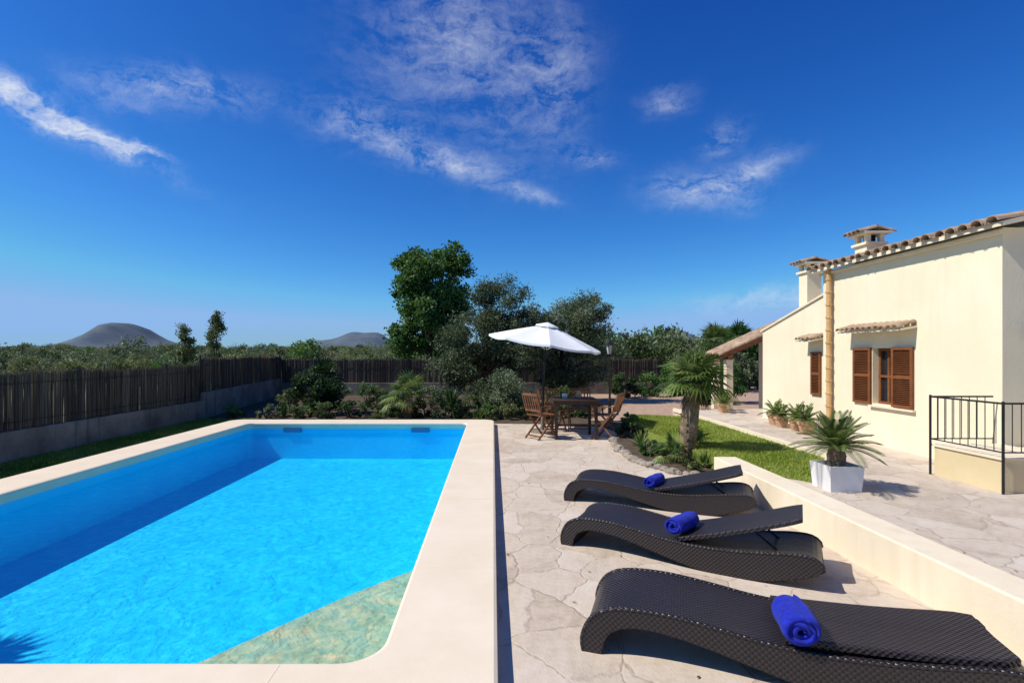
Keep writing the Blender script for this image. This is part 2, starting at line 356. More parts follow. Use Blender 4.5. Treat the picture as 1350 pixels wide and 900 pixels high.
# ------------------------------------------------------------------ pool
pool=empty('swimming_pool')
def rrect(x0,y0,x1,y1,rads,n=8):
    out=[]
    cs=[(x0,y0,180,rads[0]),(x1,y0,270,rads[1]),(x1,y1,0,rads[2]),(x0,y1,90,rads[3])]
    sx=[1,-1,-1,1]; sy=[1,1,-1,-1]
    for k,(x,y,a,r) in enumerate(cs):
        cx,cy=x+sx[k]*r,y+sy[k]*r
        for i in range(n+1):
            t=R(a+90*i/n); out.append((cx+r*math.cos(t),cy+r*math.sin(t)))
    return out
OU=rrect(-5.72,1.9,.02,11.72,[.05,.05,.25,.25]); IN=rrect(-5.1,2.5,-.54,11.12,[.2,.2,.12,.12])
def ring(prof):
    b=MB(); k=len(OU); V=[]
    for (t,z) in prof:
        for o,i in zip(OU,IN): V.append((o[0]+(i[0]-o[0])*t,o[1]+(i[1]-o[1])*t,z))
    F=[(r*k+i,r*k+(i+1)%k,(r+1)*k+(i+1)%k,(r+1)*k+i) for r in range(len(prof)-1) for i in range(k)]
    b.add(V,F); return b
cp=ring([(0.04,.05),(0,.055),(-.005,.075),(0.0,.092),(.03,.1),(.97,.1),(1.0,.092),(1.008,.075),(1.0,.055),(.96,.05),(.96,-.02)])
co=cp.obj('coping',[M['coping']],pool,smooth=False)
b=MB()
for y in (3.6,5.3,7.0,8.7,10.4):
    b.box((-.515,y,.0995),(.0,y+.006,.1012)); b.box((-5.70,y,.0995),(-5.12,y+.006,.1012))
for x in (-4.3,-2.9,-1.0):
    b.box((x,1.93,.0995),(x+.006,2.48,.1012)); b.box((x,11.14,.0995),(x+.006,11.7,.1012))
b.obj('coping_joints',[M['cream2']],pool)
pl=MB(); k=len(OU)
O2=[((x+2.85)*.995-2.85,(y-6.8)*.995+6.8) for x,y in OU]
pl.add([(x,y,.052) for x,y in O2]+[(x,y,-.05) for x,y in O2],[(i,i+k,(i+1)%k+k,(i+1)%k) for i in range(k)])
pl.obj('coping_plinth',[M['cream2']],pool)
IB=rrect(-5.13,2.47,-.51,11.15,[.2,.2,.12,.12])
b=MB(); zb=-.66
b.add([(x,y,.052) for x,y in IB]+[(x,y,zb) for x,y in IB]+[(x,y,zb) for x,y in IB],[(i,(i+1)%k,(i+1)%k+k,i+k) for i in range(k)]+[tuple(range(2*k,3*k))])
b.obj('basin',[M['liner']],pool)
b=MB()
arc=[(-.512,4.7),(-.8,4.42),(-1.1,4.08),(-1.4,3.68),(-1.75,3.2),(-2.1,2.85),(-2.5,2.472)]
pts=arc+[(-.512,2.472)]; kk=len(pts)
b.add([(x,y,-.30) for x,y in pts]+[(x,y,zb) for x,y in pts],[tuple(range(kk))]+[(i,i+kk,(i+1)%kk+kk,(i+1)%kk) for i in range(kk)])
b.obj('corner_step',[M['ledge']],pool)
b=MB()
for cx in (-4.2,-1.52):
    b.box((cx-.19,11.12,-.10),(cx+.19,11.14,-.01),0)
b.obj('skimmers',[M['skim']],pool)
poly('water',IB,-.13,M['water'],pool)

# ------------------------------------------------------------------ retaining wall
b=MB(); b.box((2.68,-3,-.03),(2.95,6.45,.3)); b.obj('retaining_wall',[M['cream2']],bevel=.012)

# ------------------------------------------------------------------ fences
def fence(name,P,Q,zc,zt,nxt=.011):
    e=empty(name); P=Vector(P);Q=Vector(Q); d=(Q-P); L=d.length; d.normalize(); s=Vector((-d.y,d.x,0))
    b=MB(); mt=Matrix(((d.x,s.x,0,P.x),(d.y,s.y,0,P.y),(0,0,1,0),(0,0,0,1)))
    b.box((0,-.09,-.05),(L,.09,zc),0,mt); b.obj('base_wall',[M['concrete']],e,bevel=.01)
    k=int(L/nxt); t=np.linspace(0,L,k)+rng.normal(0,.004,k)
    b=MB()
    for lay in range(3):
        top=zt+rng.normal(0,.022,k)+.02*np.sin(t*1.7+lay); off=rng.normal(0,.006,k)+(.010*lay)
        w_=nxt*rng.uniform(.5,.95,k); ln=rng.normal(0,.014,k)
        bs=np.column_stack([P.x+d.x*t+s.x*off,P.y+d.y*t+s.y*off,np.full(k,zc-.02)])
        tp=bs.copy(); tp[:,2]=top; tp[:,0]+=d.x*ln; tp[:,1]+=d.y*ln
        a=np.array([d.x,d.y,0])*w_[:,None]; c=np.array([s.x,s.y,0])*.003*rng.choice([-1,1],k)[:,None]
        V=np.stack([bs-a+c,bs+a-c,tp+a*.8-c,tp-a*.8+c],1).reshape(-1,3)
        b.add(V,np.arange(4*k).reshape(-1,4).tolist(),0,np.clip(.5+.22*np.sin(t*2.9+lay)*np.sin(t*.7)+rng.normal(0,.2,k),0,1).tolist())
    b.obj('reed_screen',[M['reed']],e)
    b=MB(); t=0
    while t<=L:
        p=P+d*t; b.tube([(p.x,p.y,zc-.05),(p.x,p.y,zt+.08)],.022,6); t+=2.4
    for z in (zc+.12,zt-.14):
        p=P+s*-.03; q=Q+s*-.03; b.tube([(p.x,p.y,z),(q.x,q.y,z)],.004,4)
        p=P+s*.04; q=Q+s*.04; b.tube([(p.x,p.y,z),(q.x,q.y,z)],.004,4)
    b.obj('posts',[M['iron']],e)
    return e
fence('reed_fence',(-7.1,-3,0),(-7.0,12.7,0),.43,1.25)
fence('reed_fence',(-7.0,12.7,0),(-8.0,20,0),.62,1.42)
fence('reed_fence',(-8.0,20,0),(6.4,20.4,0),.45,1.32)

# ------------------------------------------------------------------ vegetation helpers
def clumps(center,rad,k,surf=.5):
    d=rng.normal(size=(k,3)); d/=np.linalg.norm(d,axis=1)[:,None]
    r=rng.uniform(surf,1,k)**.6
    return np.array(center)+d*r[:,None]*np.array(rad)
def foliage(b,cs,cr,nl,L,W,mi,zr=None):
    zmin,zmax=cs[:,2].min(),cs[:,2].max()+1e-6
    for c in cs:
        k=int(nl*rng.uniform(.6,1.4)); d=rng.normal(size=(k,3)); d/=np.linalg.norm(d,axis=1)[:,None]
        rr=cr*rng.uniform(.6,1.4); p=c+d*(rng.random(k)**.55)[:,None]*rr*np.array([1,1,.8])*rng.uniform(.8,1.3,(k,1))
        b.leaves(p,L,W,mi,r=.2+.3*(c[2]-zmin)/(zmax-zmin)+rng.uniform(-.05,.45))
def tree(name,loc,th,tr,lobes,leaf,cr=.35,nl=200,L=.07,W=.03,k=30,lean=(0,0)):
    e=empty(name,loc); b=MB(); 
    tp=Vector((lean[0],lean[1],th))
    b.tube([(0,0,-.1),(lean[0]*.3+.03,lean[1]*.3,th*.35),(lean[0]*.7-.03,lean[1]*.7+.02,th*.7),tuple(tp)],[tr*1.35,tr,tr*.85,tr*.7],9)
    f=MB()
    for (c,r,frac) in lobes:
        cs=clumps(c,r,int(k*frac),.25); foliage(f,cs,cr,nl,L,W,0)
        for q in cs[:max(4,len(cs)//4)]:
            q=Vector(q); m=tp.lerp(q,.5)+Vector((0,0,-.12))
            b.tube([tuple(tp-Vector((0,0,.2))),tuple(m),tuple(q)],[tr*.5,tr*.28,tr*.08],5)
    b.obj('trunk_and_limbs',[M['bark']],e,smooth=True); f.obj('crown',[leaf],e); return e
def shrub(name,loc,r,leaf,k=14,nl=160,L=.04,W=.015,cr=.4):
    b=MB(); cs=clumps((0,0,r[2]*.9),r,k,.3); cs[:,2]=np.maximum(cs[:,2],.05); foliage(b,cs,min(r)*cr,nl,L,W,0)
    for q in cs[:8]: b.tube([(0,0,-.05),tuple(q*np.array([.4,.4,.6])),tuple(q)],[.02,.012,.004],4,1)
    return b.obj(name,[leaf,M['bark']],None,loc)
def fan(b,base,az,elv,Lp,r,droop=.3,nl=18,mi=0,spread=115):
    h=Vector((math.cos(az),math.sin(az),0)); sd=Vector((-math.sin(az),math.cos(az),0)); up=Vector((0,0,1))
    base=Vector(base); P=[]
    for i in range(5):
        t=i/4; P.append(base+h*(math.cos(elv)*Lp*t)+up*(math.sin(elv)*Lp*t-droop*.4*Lp*t*t))
    b.tube([tuple(p) for p in P],[.009,.007,.006,.005,.004],4,mi)
    d=(P[-1]-P[-2]).normalized(); u=sd.cross(d)*-1
    if u.z<0: u=-u
    c=P[-1]; rr=random.random()
    for i in range(nl):
        a=R(-spread+2*spread*i/(nl-1)); L=r*(1-.25*abs(a)/2)*random.uniform(.85,1.1)
        ld=d*math.cos(a)+sd*math.sin(a); pr=ld.cross(u).normalized()*(r*.042)
        m=c+ld*L*.5+u*.04*r; t=c+ld*L-up*droop*L*.5
        b.add([tuple(c),tuple(m+pr+u*.01),tuple(t),tuple(m-pr)],[(0,1,2,3)],mi,[min(1,max(0,rr+random.uniform(-.2,.2)))])
def fan_palm(name,loc,th,tr,nf,Lp,r,leaf='L_palm',dead=6,lean=(0,0)):
    e=empty(name,loc); b=MB(); segs=max(3,int(th/.05)); pth=[];rd=[]
    for i in range(segs+1):
        t=i/segs; pth.append((lean[0]*t*t,lean[1]*t*t,th*t-.03)); rd.append(tr*(.85+.25*math.sin(t*math.pi)))
    b.tube(pth,rd,10)
    for i in range(int(th/.012)):
        t=random.random(); a=i*2.4; p=Vector((lean[0]*t*t,lean[1]*t*t,th*t)); o=Vector((math.cos(a),math.sin(a),0)); s=Vector((-o.y,o.x,0))*.025
        q=p+o*tr*.9; b.add([tuple(q-s),tuple(q+s),tuple(q+o*.04+Vector((0,0,.08))+s*.4),tuple(q+o*.04+Vector((0,0,.08))-s*.4)],[(0,1,2,3)])
    b.obj('trunk',[M['palmbark']],e); f=MB(); top=(lean[0],lean[1],th)
    for i in range(nf):
        t=(i+.5)/nf; fan(f,top,i*2.39996+random.uniform(-.2,.2),R(88-95*t+random.uniform(-8,8)),Lp*random.uniform(.8,1.15),r*random.uniform(.85,1.15),.25+.3*t)
    f.obj('fronds',[M[leaf]],e)
    if dead:
        f=MB()
        for i in range(dead): fan(f,(top[0],top[1],th-.08),i*2.4,R(-45),Lp*.5,r*.6,.6)
        f.obj('dry_fronds',[M['L_dry']],e)
    return e
def pinnate(b,base,az,elv,L,droop,nl=26,ll=.12,mi=0,lw=.006,vee=.35):
    h=Vector((math.cos(az),math.sin(az),0)); sd=Vector((-math.sin(az),math.cos(az),0)); up=Vector((0,0,1)); base=Vector(base)
    def pt(t): return base+h*(math.cos(elv)*L*t)+up*(math.sin(elv)*L*t-droop*L*t*t)
    b.tube([tuple(pt(i/6)) for i in range(7)],[.008,.007,.006,.005,.004,.003,.002],4,mi); rr=random.random()
    for i in range(nl):
        t=.12+.88*i/(nl-1); p=pt(t); d=(pt(min(1,t+.02))-pt(t-.02)).normalized(); u=d.cross(sd); u=u if u.z>0 else -u
        l=ll*math.sin(math.pi*(.12+.8*t))**.6
        for s in (-1,1):
            ld=(sd*s+d*.65+u*vee).normalized(); w_=d*lw
            b.add([tuple(p-w_),tuple(p+ld*l*.5-w_*1.3),tuple(p+ld*l-up*l*.12),tuple(p+ld*l*.5+w_*1.3)],[(0,1,2,3)],mi,[min(1,max(0,rr+random.uniform(-.2,.2)))])
def spiky(name,loc,nf,L,W,leaf,el0=85,el1=5,droop=.15):
    b=MB()
    for i in range(nf):
        t=(i+.5)/nf; az=i*2.4; ev=R(el0+(el1-el0)*t+random.uniform(-6,6)); h=Vector((math.cos(az),math.sin(az),0)); sd=Vector((-math.sin(az),math.cos(az),0))
        l=L*random.uniform(.75,1.1); P=[h*math.cos(ev)*l*q+Vector((0,0,math.sin(ev)*l*q-droop*l*q*q)) for q in (0,.35,.7,1)]
        ws=[W*.5,W,W*.7,.001]; v=[]
        for p,w_ in zip(P,ws): v+=[tuple(p-sd*w_),tuple(p+sd*w_)]
        b.add(v,[(0,1,3,2),(2,3,5,4),(4,5,7,6)],0,[random.random()]*3)
    return b.obj(name,[M[leaf]],None,loc)

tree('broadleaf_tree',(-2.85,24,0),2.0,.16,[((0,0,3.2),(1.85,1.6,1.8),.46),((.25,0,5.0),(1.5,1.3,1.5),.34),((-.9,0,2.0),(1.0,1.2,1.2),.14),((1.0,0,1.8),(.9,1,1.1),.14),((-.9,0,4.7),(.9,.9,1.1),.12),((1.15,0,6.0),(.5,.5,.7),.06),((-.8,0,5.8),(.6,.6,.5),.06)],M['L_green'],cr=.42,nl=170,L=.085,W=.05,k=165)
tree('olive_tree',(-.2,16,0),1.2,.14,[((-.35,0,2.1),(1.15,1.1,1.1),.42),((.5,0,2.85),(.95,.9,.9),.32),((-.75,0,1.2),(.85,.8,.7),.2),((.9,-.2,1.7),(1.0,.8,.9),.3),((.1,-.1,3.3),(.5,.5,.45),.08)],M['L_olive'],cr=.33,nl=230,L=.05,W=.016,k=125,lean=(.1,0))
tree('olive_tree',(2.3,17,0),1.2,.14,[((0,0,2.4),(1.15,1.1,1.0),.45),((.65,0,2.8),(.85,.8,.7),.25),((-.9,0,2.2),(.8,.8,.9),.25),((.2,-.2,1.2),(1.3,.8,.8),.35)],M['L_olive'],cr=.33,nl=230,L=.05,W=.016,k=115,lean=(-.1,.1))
tree('poplar_tree',(-14.6,28,0),1.2,.06,[((0,0,2.2),(.45,.45,1.3),.8),((.1,0,3.3),(.25,.25,.7),.3)],M['L_scrub'],cr=.25,nl=90,L=.055,W=.03,k=34)
tree('poplar_tree',(-16.6,28.5,0),1.2,.06,[((0,0,1.8),(.5,.45,1.0),.8),((0,0,2.7),(.22,.25,.6),.3)],M['L_scrub'],cr=.25,nl=90,L=.055,W=.03,k=30)
src=[]
lm=['L_scrub','L_scrub2','L_scrub','L_olive','L_scrub3','L_scrub','L_scrub2','L_green']
for i in range(8):
    b=MB(); k=14+i*2; cs=clumps((0,0,.55),(.55,.55,.4),k,.2); cs[:,2]=np.maximum(cs[:,2],.12)
    if i in (5,6): cs=np.vstack([clumps((0,0,.62),(.3,.3,.33),14,.2)])
    if i in (2,7): cs=np.vstack([clumps((0,0,.68),(.45,.45,.28),16,.2),clumps((.2,0,.3),(.25,.25,.2),4,.2)])
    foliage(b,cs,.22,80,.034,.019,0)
    b.tube([(0,0,-.1),(0,0,.5)],[.035,.02],5,1)
    me=b.obj('scrub_src',[M[lm[i]],M['bark']]); src.append(me.data); bpy.data.objects.remove(me)
oli=src[1].copy(); oli.materials[0]=M['L_olive']; src.append(oli)
scr=empty('scrubland_trees')
def put(x,y,s,sz,m=None):
    o=bpy.data.objects.new('scrub',m or random.choice(src)); S.collection.objects.link(o); o.parent=scr
    o.location=(x,y,-.05); o.scale=(s,s,sz); o.rotation_euler=(0,0,random.uniform(0,6.28))
for i in range(1400):
    t=random.random()**1.3; y=23+t*240; u=random.uniform(-1.08,1.12); x=u*y
    if abs(x+2.85)<2 and abs(y-24)<2: continue
    top=1.42+.0118*y*random.uniform(.35,1.5)+ (.0 if y>40 else -.4)
    r_=random.random()
    if r_<.04: top*=1.4
    elif r_<.15: top*=1.15
    if u>.2: top*=1.14
    if -.86<u<-.64 and top>1.55+.034*y: top=1.55+.034*y
    put(x,y,max(1.1,top)*random.uniform(.6,1.4),max(.9,top))
for x,y,t in [(-27,27,2.9),(-29.5,28.5,3.3),(-25.3,25,2.1),(-17.5,31,2.4),(-12,34,2.6),(-30,44,3.2),(5.5,24,2.9),(7.2,26,2.7),(4.2,25,2.6),(9,27,3.0),(11,26,2.8),(8,23.5,2.2),(13,30,3.0),(6,31,3.2),(15,33,3.4),(10,33,3.4),(6.8,22,2.0),(8.2,22,2.1),(9.4,24,2.5),(4.9,22.5,2.2),(11.5,23,2.5),(6.2,22.5,2.5),(7.8,24.5,2.8),(5.2,26,3.0),(12,24,2.6),(9.8,21.6,1.9)]:
    put(x,y,t*.95,t,src[random.choice([1,6,7,8,3])])
# mixed border plants
shrub('dark_shrub',(-4.55,13.6,0),(.55,.45,.64),M['L_dark'],28,200,.05,.02)
fan_palm('fan_palm',(-4.4,13.9,0),.9,.09,22,.3,.38,'L_dark',0)
fan_palm('fan_palm',(-2.05,12.8,0),.48,.1,26,.4,.42,'L_palm',3)
spiky('yucca_plant',(-1.0,12.6,.24),120,.66,.022,'L_dark',88,-5,.2)
spiky('yucca_plant',(-5.2,13.2,0),60,.5,.02,'L_dark',85,0,.2)
spiky('grass_clump',(-.3,12.4,0),190,.52,.01,'L_palm',88,15,.45)
spiky('grass_clump',(-2.7,12.5,0),150,.42,.01,'L_palm',88,15,.45)
shrub('rounded_shrub',(.35,13.2,0),(.55,.45,.58),M['L_olive'],36,240,.035,.012)
mats3=['L_scrub','L_green','L_olive','L_dark','L_scrub2']
for i in range(34):
    x=-5.6+i*.235+random.uniform(-.12,.12); y=random.uniform(12.2,13.2) if i%2 else random.uniform(13.3,15.5)
    if x>2.3: y+=.7
    hh=random.uniform(.13,.26) if i%2 else random.uniform(.28,.5)
    shrub('low_shrub',(x,y,0),(random.uniform(.28,.45),.3,hh),M[mats3[(i*7)%5]],13,120,.032,.013)
shrub('low_shrub',(-6.3,12.9,0),(.3,.3,.16),M['L_green'],12,140,.03,.012)
shrub('low_shrub',(4.6,18.5,0),(.6,.5,.4),M['L_dark'],18,160,.05,.02)
shrub('rounded_shrub',(5.6,19.0,0),(.5,.5,.45),M['L_green'],18,160,.05,.02)
shrub('rounded_shrub',(2.5,18.5,0),(.7,.5,.5),M['L_dark'],22,180,.05,.02)
shrub('rounded_shrub',(6.9,19.5,0),(.8,.6,.7),M['L_green'],26,180,.05,.02)
shrub('rounded_shrub',(6.5,16.2,0),(.5,.5,.6),M['L_dark'],26,180,.04,.02)
shrub('rounded_shrub',(7.3,16.6,0),(.6,.5,.7),M['L_green'],26,180,.04,.02)
fan_palm('fan_palm',(9.2,22,0),2.0,.14,26,.5,.6,'L_palm',5)
fan_palm('fan_palm',(10.6,23,0),2.1,.14,26,.5,.6,'L_green',5)
# palm bed
fan_palm('fan_palm',(2.84,7.75,.03),1.10,.115,40,.27,.34,'L_palm',7,(.10,0))
fan_palm('fan_palm',(2.52,7.5,.03),.10,.05,14,.15,.22,'L_palm',2)
fan_palm('fan_palm',(3.05,8.1,.05),.12,.05,14,.17,.22,'L_palm',2)
spiky('agave_plant',(2.85,7.15,.03),40,.24,.016,'L_palm',85,10,.1)
spiky('agave_plant',(2.45,8.8,.03),50,.30,.016,'L_palm',85,5,.1)
shrub('low_shrub',(2.5,9.7,.03),(.26,.28,.16),M['L_dark'],12,140,.03,.012)
shrub('low_shrub',(2.75,10.6,.03),(.26,.28,.16),M['L_green'],12,140,.03,.012)
shrub('low_shrub',(2.62,6.95,.03),(.16,.14,.08),M['L_scrub'],10,110,.022,.01)
shrub('low_shrub',(2.35,8.0,.03),(.2,.2,.12),M['L_green'],10,120,.025,.01)
shrub('low_shrub',(2.6,8.2,.03),(.22,.2,.10),M['L_scrub'],10,120,.022,.01)
b=MB()
for i in range(34):
    t=i/33; pts=[(2.62,6.62),(2.3,6.9),(2.05,7.6),(2.0,8.4),(2.1,9.3),(2.5,10.3)]; q=t*(len(pts)-1); a=min(int(q),len(pts)-2); fr=q-a
    x=pts[a][0]*(1-fr)+pts[a+1][0]*fr+random.uniform(-.03,.05); y=pts[a][1]*(1-fr)+pts[a+1][1]*fr; r=random.uniform(.04,.085)
    V=[];n1=7
    for j,(zz,s_) in enumerate([(-.02,1),(.35*r,1.1),(.8*r,.8),(1.0*r,.35)]):
        for k2 in range(n1):
            t2=6.283*k2/n1; rr=r*s_*random.uniform(.8,1.15); V.append((x+rr*math.cos(t2),y+rr*math.sin(t2),zz))
    b.add(V,[(j*n1+k2,j*n1+(k2+1)%n1,(j+1)*n1+(k2+1)%n1,(j+1)*n1+k2) for j in range(3) for k2 in range(n1)]+[tuple(range(3*n1,4*n1))])
b.obj('edging_rocks',[M['rock']])
fan_palm('fan_palm',(-6.6,3.2,0),2.1,.14,26,.5,.55,'L_palm',6)
b=MB(); P=[]
for i in range(150):
    x=random.uniform(.1,2.6); y=random.uniform(2.2,11.2)
    if random.random()<.3: x=random.uniform(3.0,5.0); y=random.uniform(3.2,6.5)
    if 3.0<=x and 5.2<y: continue
    P.append((x,y,.006 if x<2.68 else .206))
for x,y,z in P:
    a=random.uniform(0,6.28); l=random.uniform(.008,.02); dx,dy=math.cos(a)*l,math.sin(a)*l
    b.add([(x-dx,y-dy,z),(x+dy*.4,y-dx*.4,z+.003),(x+dx,y+dy,z+.002),(x-dy*.4,y+dx*.4,z+.001)],[(0,1,2,3)])
b.obj('fallen_leaves',[M['L_dry']])

def cycad(name,loc,r=.45,nf=34,pot='sq'):
    e=empty(name,loc); b=MB()
    if pot=='sq':
        w0,w1,h=.15,.168,.25
        V=[];
        for z,w_ in ((0,w0),(h,w1),(h,w1-.022),(h-.04,w1-.026)):
            V+=[(-w_,-w_,z),(w_,-w_,z),(w_,w_,z),(-w_,w_,z)]
        F=[(j*4+i,j*4+(i+1)%4,(j+1)*4+(i+1)%4,(j+1)*4+i) for j in range(3) for i in range(4)]
        b.add(V,F); b.add([V[12],V[13],V[14],V[15]],[(0,1,2,3)],1)
        b.obj('planter',[M['whitepot'],M['soil']],e,bevel=0)
    else:
        h=.2; b.tube([(0,0,0),(0,0,h*.75),(0,0,h*.76),(0,0,h)],[.085,.12,.135,.14],16); b.obj('pot',[M['terra']],e)
    b=MB(); th=.17 if pot=='sq' else .03
    b.tube([(0,0,h-.05),(0,0,h+th*.5),(0,0,h+th)],[.075,.085,.06],10)
    for i in range(50):
        a=i*2.4; z=h+th*(i/50); o=Vector((math.cos(a),math.sin(a),0)); s_=Vector((-o.y,o.x,0))*.015; q=Vector((0,0,z))+o*.07
        b.add([tuple(q-s_),tuple(q+s_),tuple(q+o*.03+Vector((0,0,.04)))],[(0,1,2)])
    b.obj('stem',[M['palmbark']],e); b=MB()
    for i in range(nf):
        t=(i+.5)/nf; pinnate(b,(0,0,h+th-.01),i*2.4+random.uniform(-.15,.15),R(72-66*t),r*random.uniform(.9,1.15)*(1.1),.15+.3*t,30,r*.27,0,.004)
    b.obj('fronds',[M['L_palm']],e); return e
cycad('potted_cycad',(3.44,5.32,.2),.38,40)
for x,y,r in [(5.3,9.75,.22),(5.36,10.1,.26),(5.3,9.0,.27),(5.35,9.35,.27),(5.3,12.2,.3),(4.9,13,.25),(5.5,12.7,.3)]:
    cycad('potted_palm',(x,y,.2),r*1.1,16,'rd')

# ------------------------------------------------------------------ sun loungers
def cat(P,n=5,closed=False):
    out=[]; k=len(P)
    for i in range(k-1):
        p0,p1,p2,p3=[Vector(P[j]) for j in (max(i-1,0),i,i+1,min(i+2,k-1))]
        for s_ in range(n):
            t=s_/n; out.append(tuple(.5*((2*p1)+(p2-p0)*t+(2*p0-5*p1+4*p2-p3)*t*t+(3*p1-p0-3*p2+p3)*t**3)))
    out.append(tuple(P[-1])); return out
TOP=[(.0,.0),(-.008,.06),(.012,.13),(.055,.19),(.13,.228),(.25,.243),(.42,.24),(.62,.215),(.82,.185),(1.02,.172),(1.25,.18),(1.48,.205),(1.63,.225),(1.74,.225),(1.80,.195),(1.815,.15)]
BOT=[(.085,.0),(.095,.06),(.13,.115),(.2,.15),(.3,.16),(.42,.15),(.58,.12),(.76,.075),(.95,.03),(1.12,.004),(1.3,.0),(1.48,.022),(1.62,.06),(1.74,.1),(1.815,.15)]
def lounger(loc,ang,back,bz,sc=1):
    e=empty('sun_lounger',loc,(0,0,R(ang))); e.scale=(sc,sc,sc); W=.52; b=MB()
    T=cat([(x,z,0) for x,z in TOP],4); B=cat([(x,z,0) for x,z in BOT],4)
    def rs(P,k):
        P=[Vector(p) for p in P]; L=[0]
        for a,c in zip(P,P[1:]): L.append(L[-1]+(c-a).length)
        o=[]
        for i in range(k):
            t=L[-1]*i/(k-1); j=0
            while j<len(L)-2 and L[j+1]<t: j+=1
            f=(t-L[j])/(L[j+1]-L[j]); o.append(P[j].lerp(P[j+1],f))
        return o
    k=60; T=rs(T,k); B=rs(B,k); ysec=[0,.012,.03,.12,W/2,W-.12,W-.03,W-.012,W]; dz=[-.012,0,-.002,-.012,-.018,-.012,-.002,0,-.012]
    V=[]
    for y,d in zip(ysec,dz):
        for p in T: V.append((p.x,y,max(p.y+d*min(1,p.y/.1),0)))
    m=len(ysec); F=[(j*k+i,j*k+i+1,(j+1)*k+i+1,(j+1)*k+i) for j in range(m-1) for i in range(k-1)]
    b.add(V,[f[::-1] for f in F])
    for y in (0,W):
        V=[(p.x,y,max(p.y-.012*min(1,p.y/.1),0)) for p in T]+[(p.x,y,p.y) for p in B]; F=[(i,i+1,k+i+1,k+i) for i in range(k-1)]
        b.add(V,F)
    V=[(p.x,0,p.y) for p in B]+[(p.x,W,p.y) for p in B]; b.add(V,[(i,i+1,k+i+1,k+i) for i in range(k-1)])
    o=b.obj('woven_body',[M['wicker']],e,smooth=False)
    b=MB()
    for y in (.008,W-.008):
        b.tube([(p.x,y,max(p.y-.004,.0)) for p in T],.011,6); b.tube([(p.x,y,p.y) for p in B],.009,6)
    b.obj('rim',[M['wicker']],e,smooth=True)
    b=MB(); x0=.90; L=.84; a=R(back); k2=16; V=[]; yy=[.035,.05,W/2,W-.05,W-.035]
    def c(t,off):
        bend=.025*math.sin(math.pi*t)+.03*t*t
        return (x0+math.cos(a)*L*t, bz+math.sin(a)*L*t-bend*.6+off)
    for off in (.016,-.016):
        for i in range(k2):
            t=i/(k2-1); x,z=c(t,off)
            ins=.06*max(0,(t-.88)/.12)**2
            for q,y in enumerate(yy):
                y2=W/2+(y-W/2)*(1-ins*2); V.append((x,y2,z-(.004 if q in(0,4) else 0)*(1 if off>0 else -1)-.008*(q==2)))
    m=5; base=k2*m
    F=[(i*m+q,(i+1)*m+q,(i+1)*m+q+1,i*m+q+1) for i in range(k2-1) for q in range(m-1)]
    F2=[tuple(base+z for z in f)[::-1] for f in F]
    rim=[i*m for i in range(k2)]+[(k2-1)*m+q for q in range(1,m)]+[i*m+m-1 for i in range(k2-2,-1,-1)]+[q for q in range(m-2,0,-1)]
    F3=[(rim[i],rim[(i+1)%len(rim)],rim[(i+1)%len(rim)]+base,rim[i]+base) for i in range(len(rim))]
    b.add(V,[f[::-1] for f in F]+F2+F3); b.obj('backrest',[M['wicker']],e)
    if back>12:
        b=MB()
        for y in (.12,W-.12):
            x,z=c(.62,-.02); b.tube([(x,y,z),(x+.16,y,.19)],.008,6)
        b.obj('back_struts',[M['iron']],e)
    return e
NL=((.47,2.77,0),-19.5)
lounger((.76,5.6,0),-22,17,.185); lounger((.56,4.32,0),-30,19,.185); lounger(NL[0],NL[1],4.5,.195,1.05)
def rolled_towel(loc,ang,r,L,tilt=0):
    b=MB(); n1=110; V=[]; secs=13
    for s_ in range(secs):
        t=s_/(secs-1); y=-L/2+L*t; edge=abs(t-.5)*2; rs=1-.12*edge**4
        for i in range(n1):
            th=i/(n1-1)*math.pi*2*3.2; lump=1+.035*math.sin(y*22+th*1.1)+.025*math.sin(y*47+th*2.3)
            rr=r*(.22+.78*i/(n1-1))*rs*lump
            V.append((rr*math.cos(th)*1.04,y+.008*math.sin(th*1.5)*(edge>.9),rr*math.sin(th)*.88+r*.88))
    F=[(s_*n1+i,s_*n1+i+1,(s_+1)*n1+i+1,(s_+1)*n1+i) for s_ in range(secs-1) for i in range(n1-1)]
    b.add(V,F); o=b.obj('rolled_towel',[M['towel']],None,loc,(R(tilt),0,R(ang)),smooth=True)
    sl=o.modifiers.new('s','SOLIDIFY'); sl.thickness=r*.2; sl.offset=0
    return o
def on(loc,ang,u,v,z):
    a=R(ang); return (loc[0]+u*math.cos(a)-v*math.sin(a),loc[1]+u*math.sin(a)+v*math.cos(a),z)
rolled_towel(on((.76,5.6),-22,.88,.25,.185),-38,.066,.28)
rolled_towel(on((.56,4.32),-30,.90,.20,.205),-46,.072,.29)
rolled_towel(on(NL[0],NL[1],.99,.10,.213),-16,.082,.26)

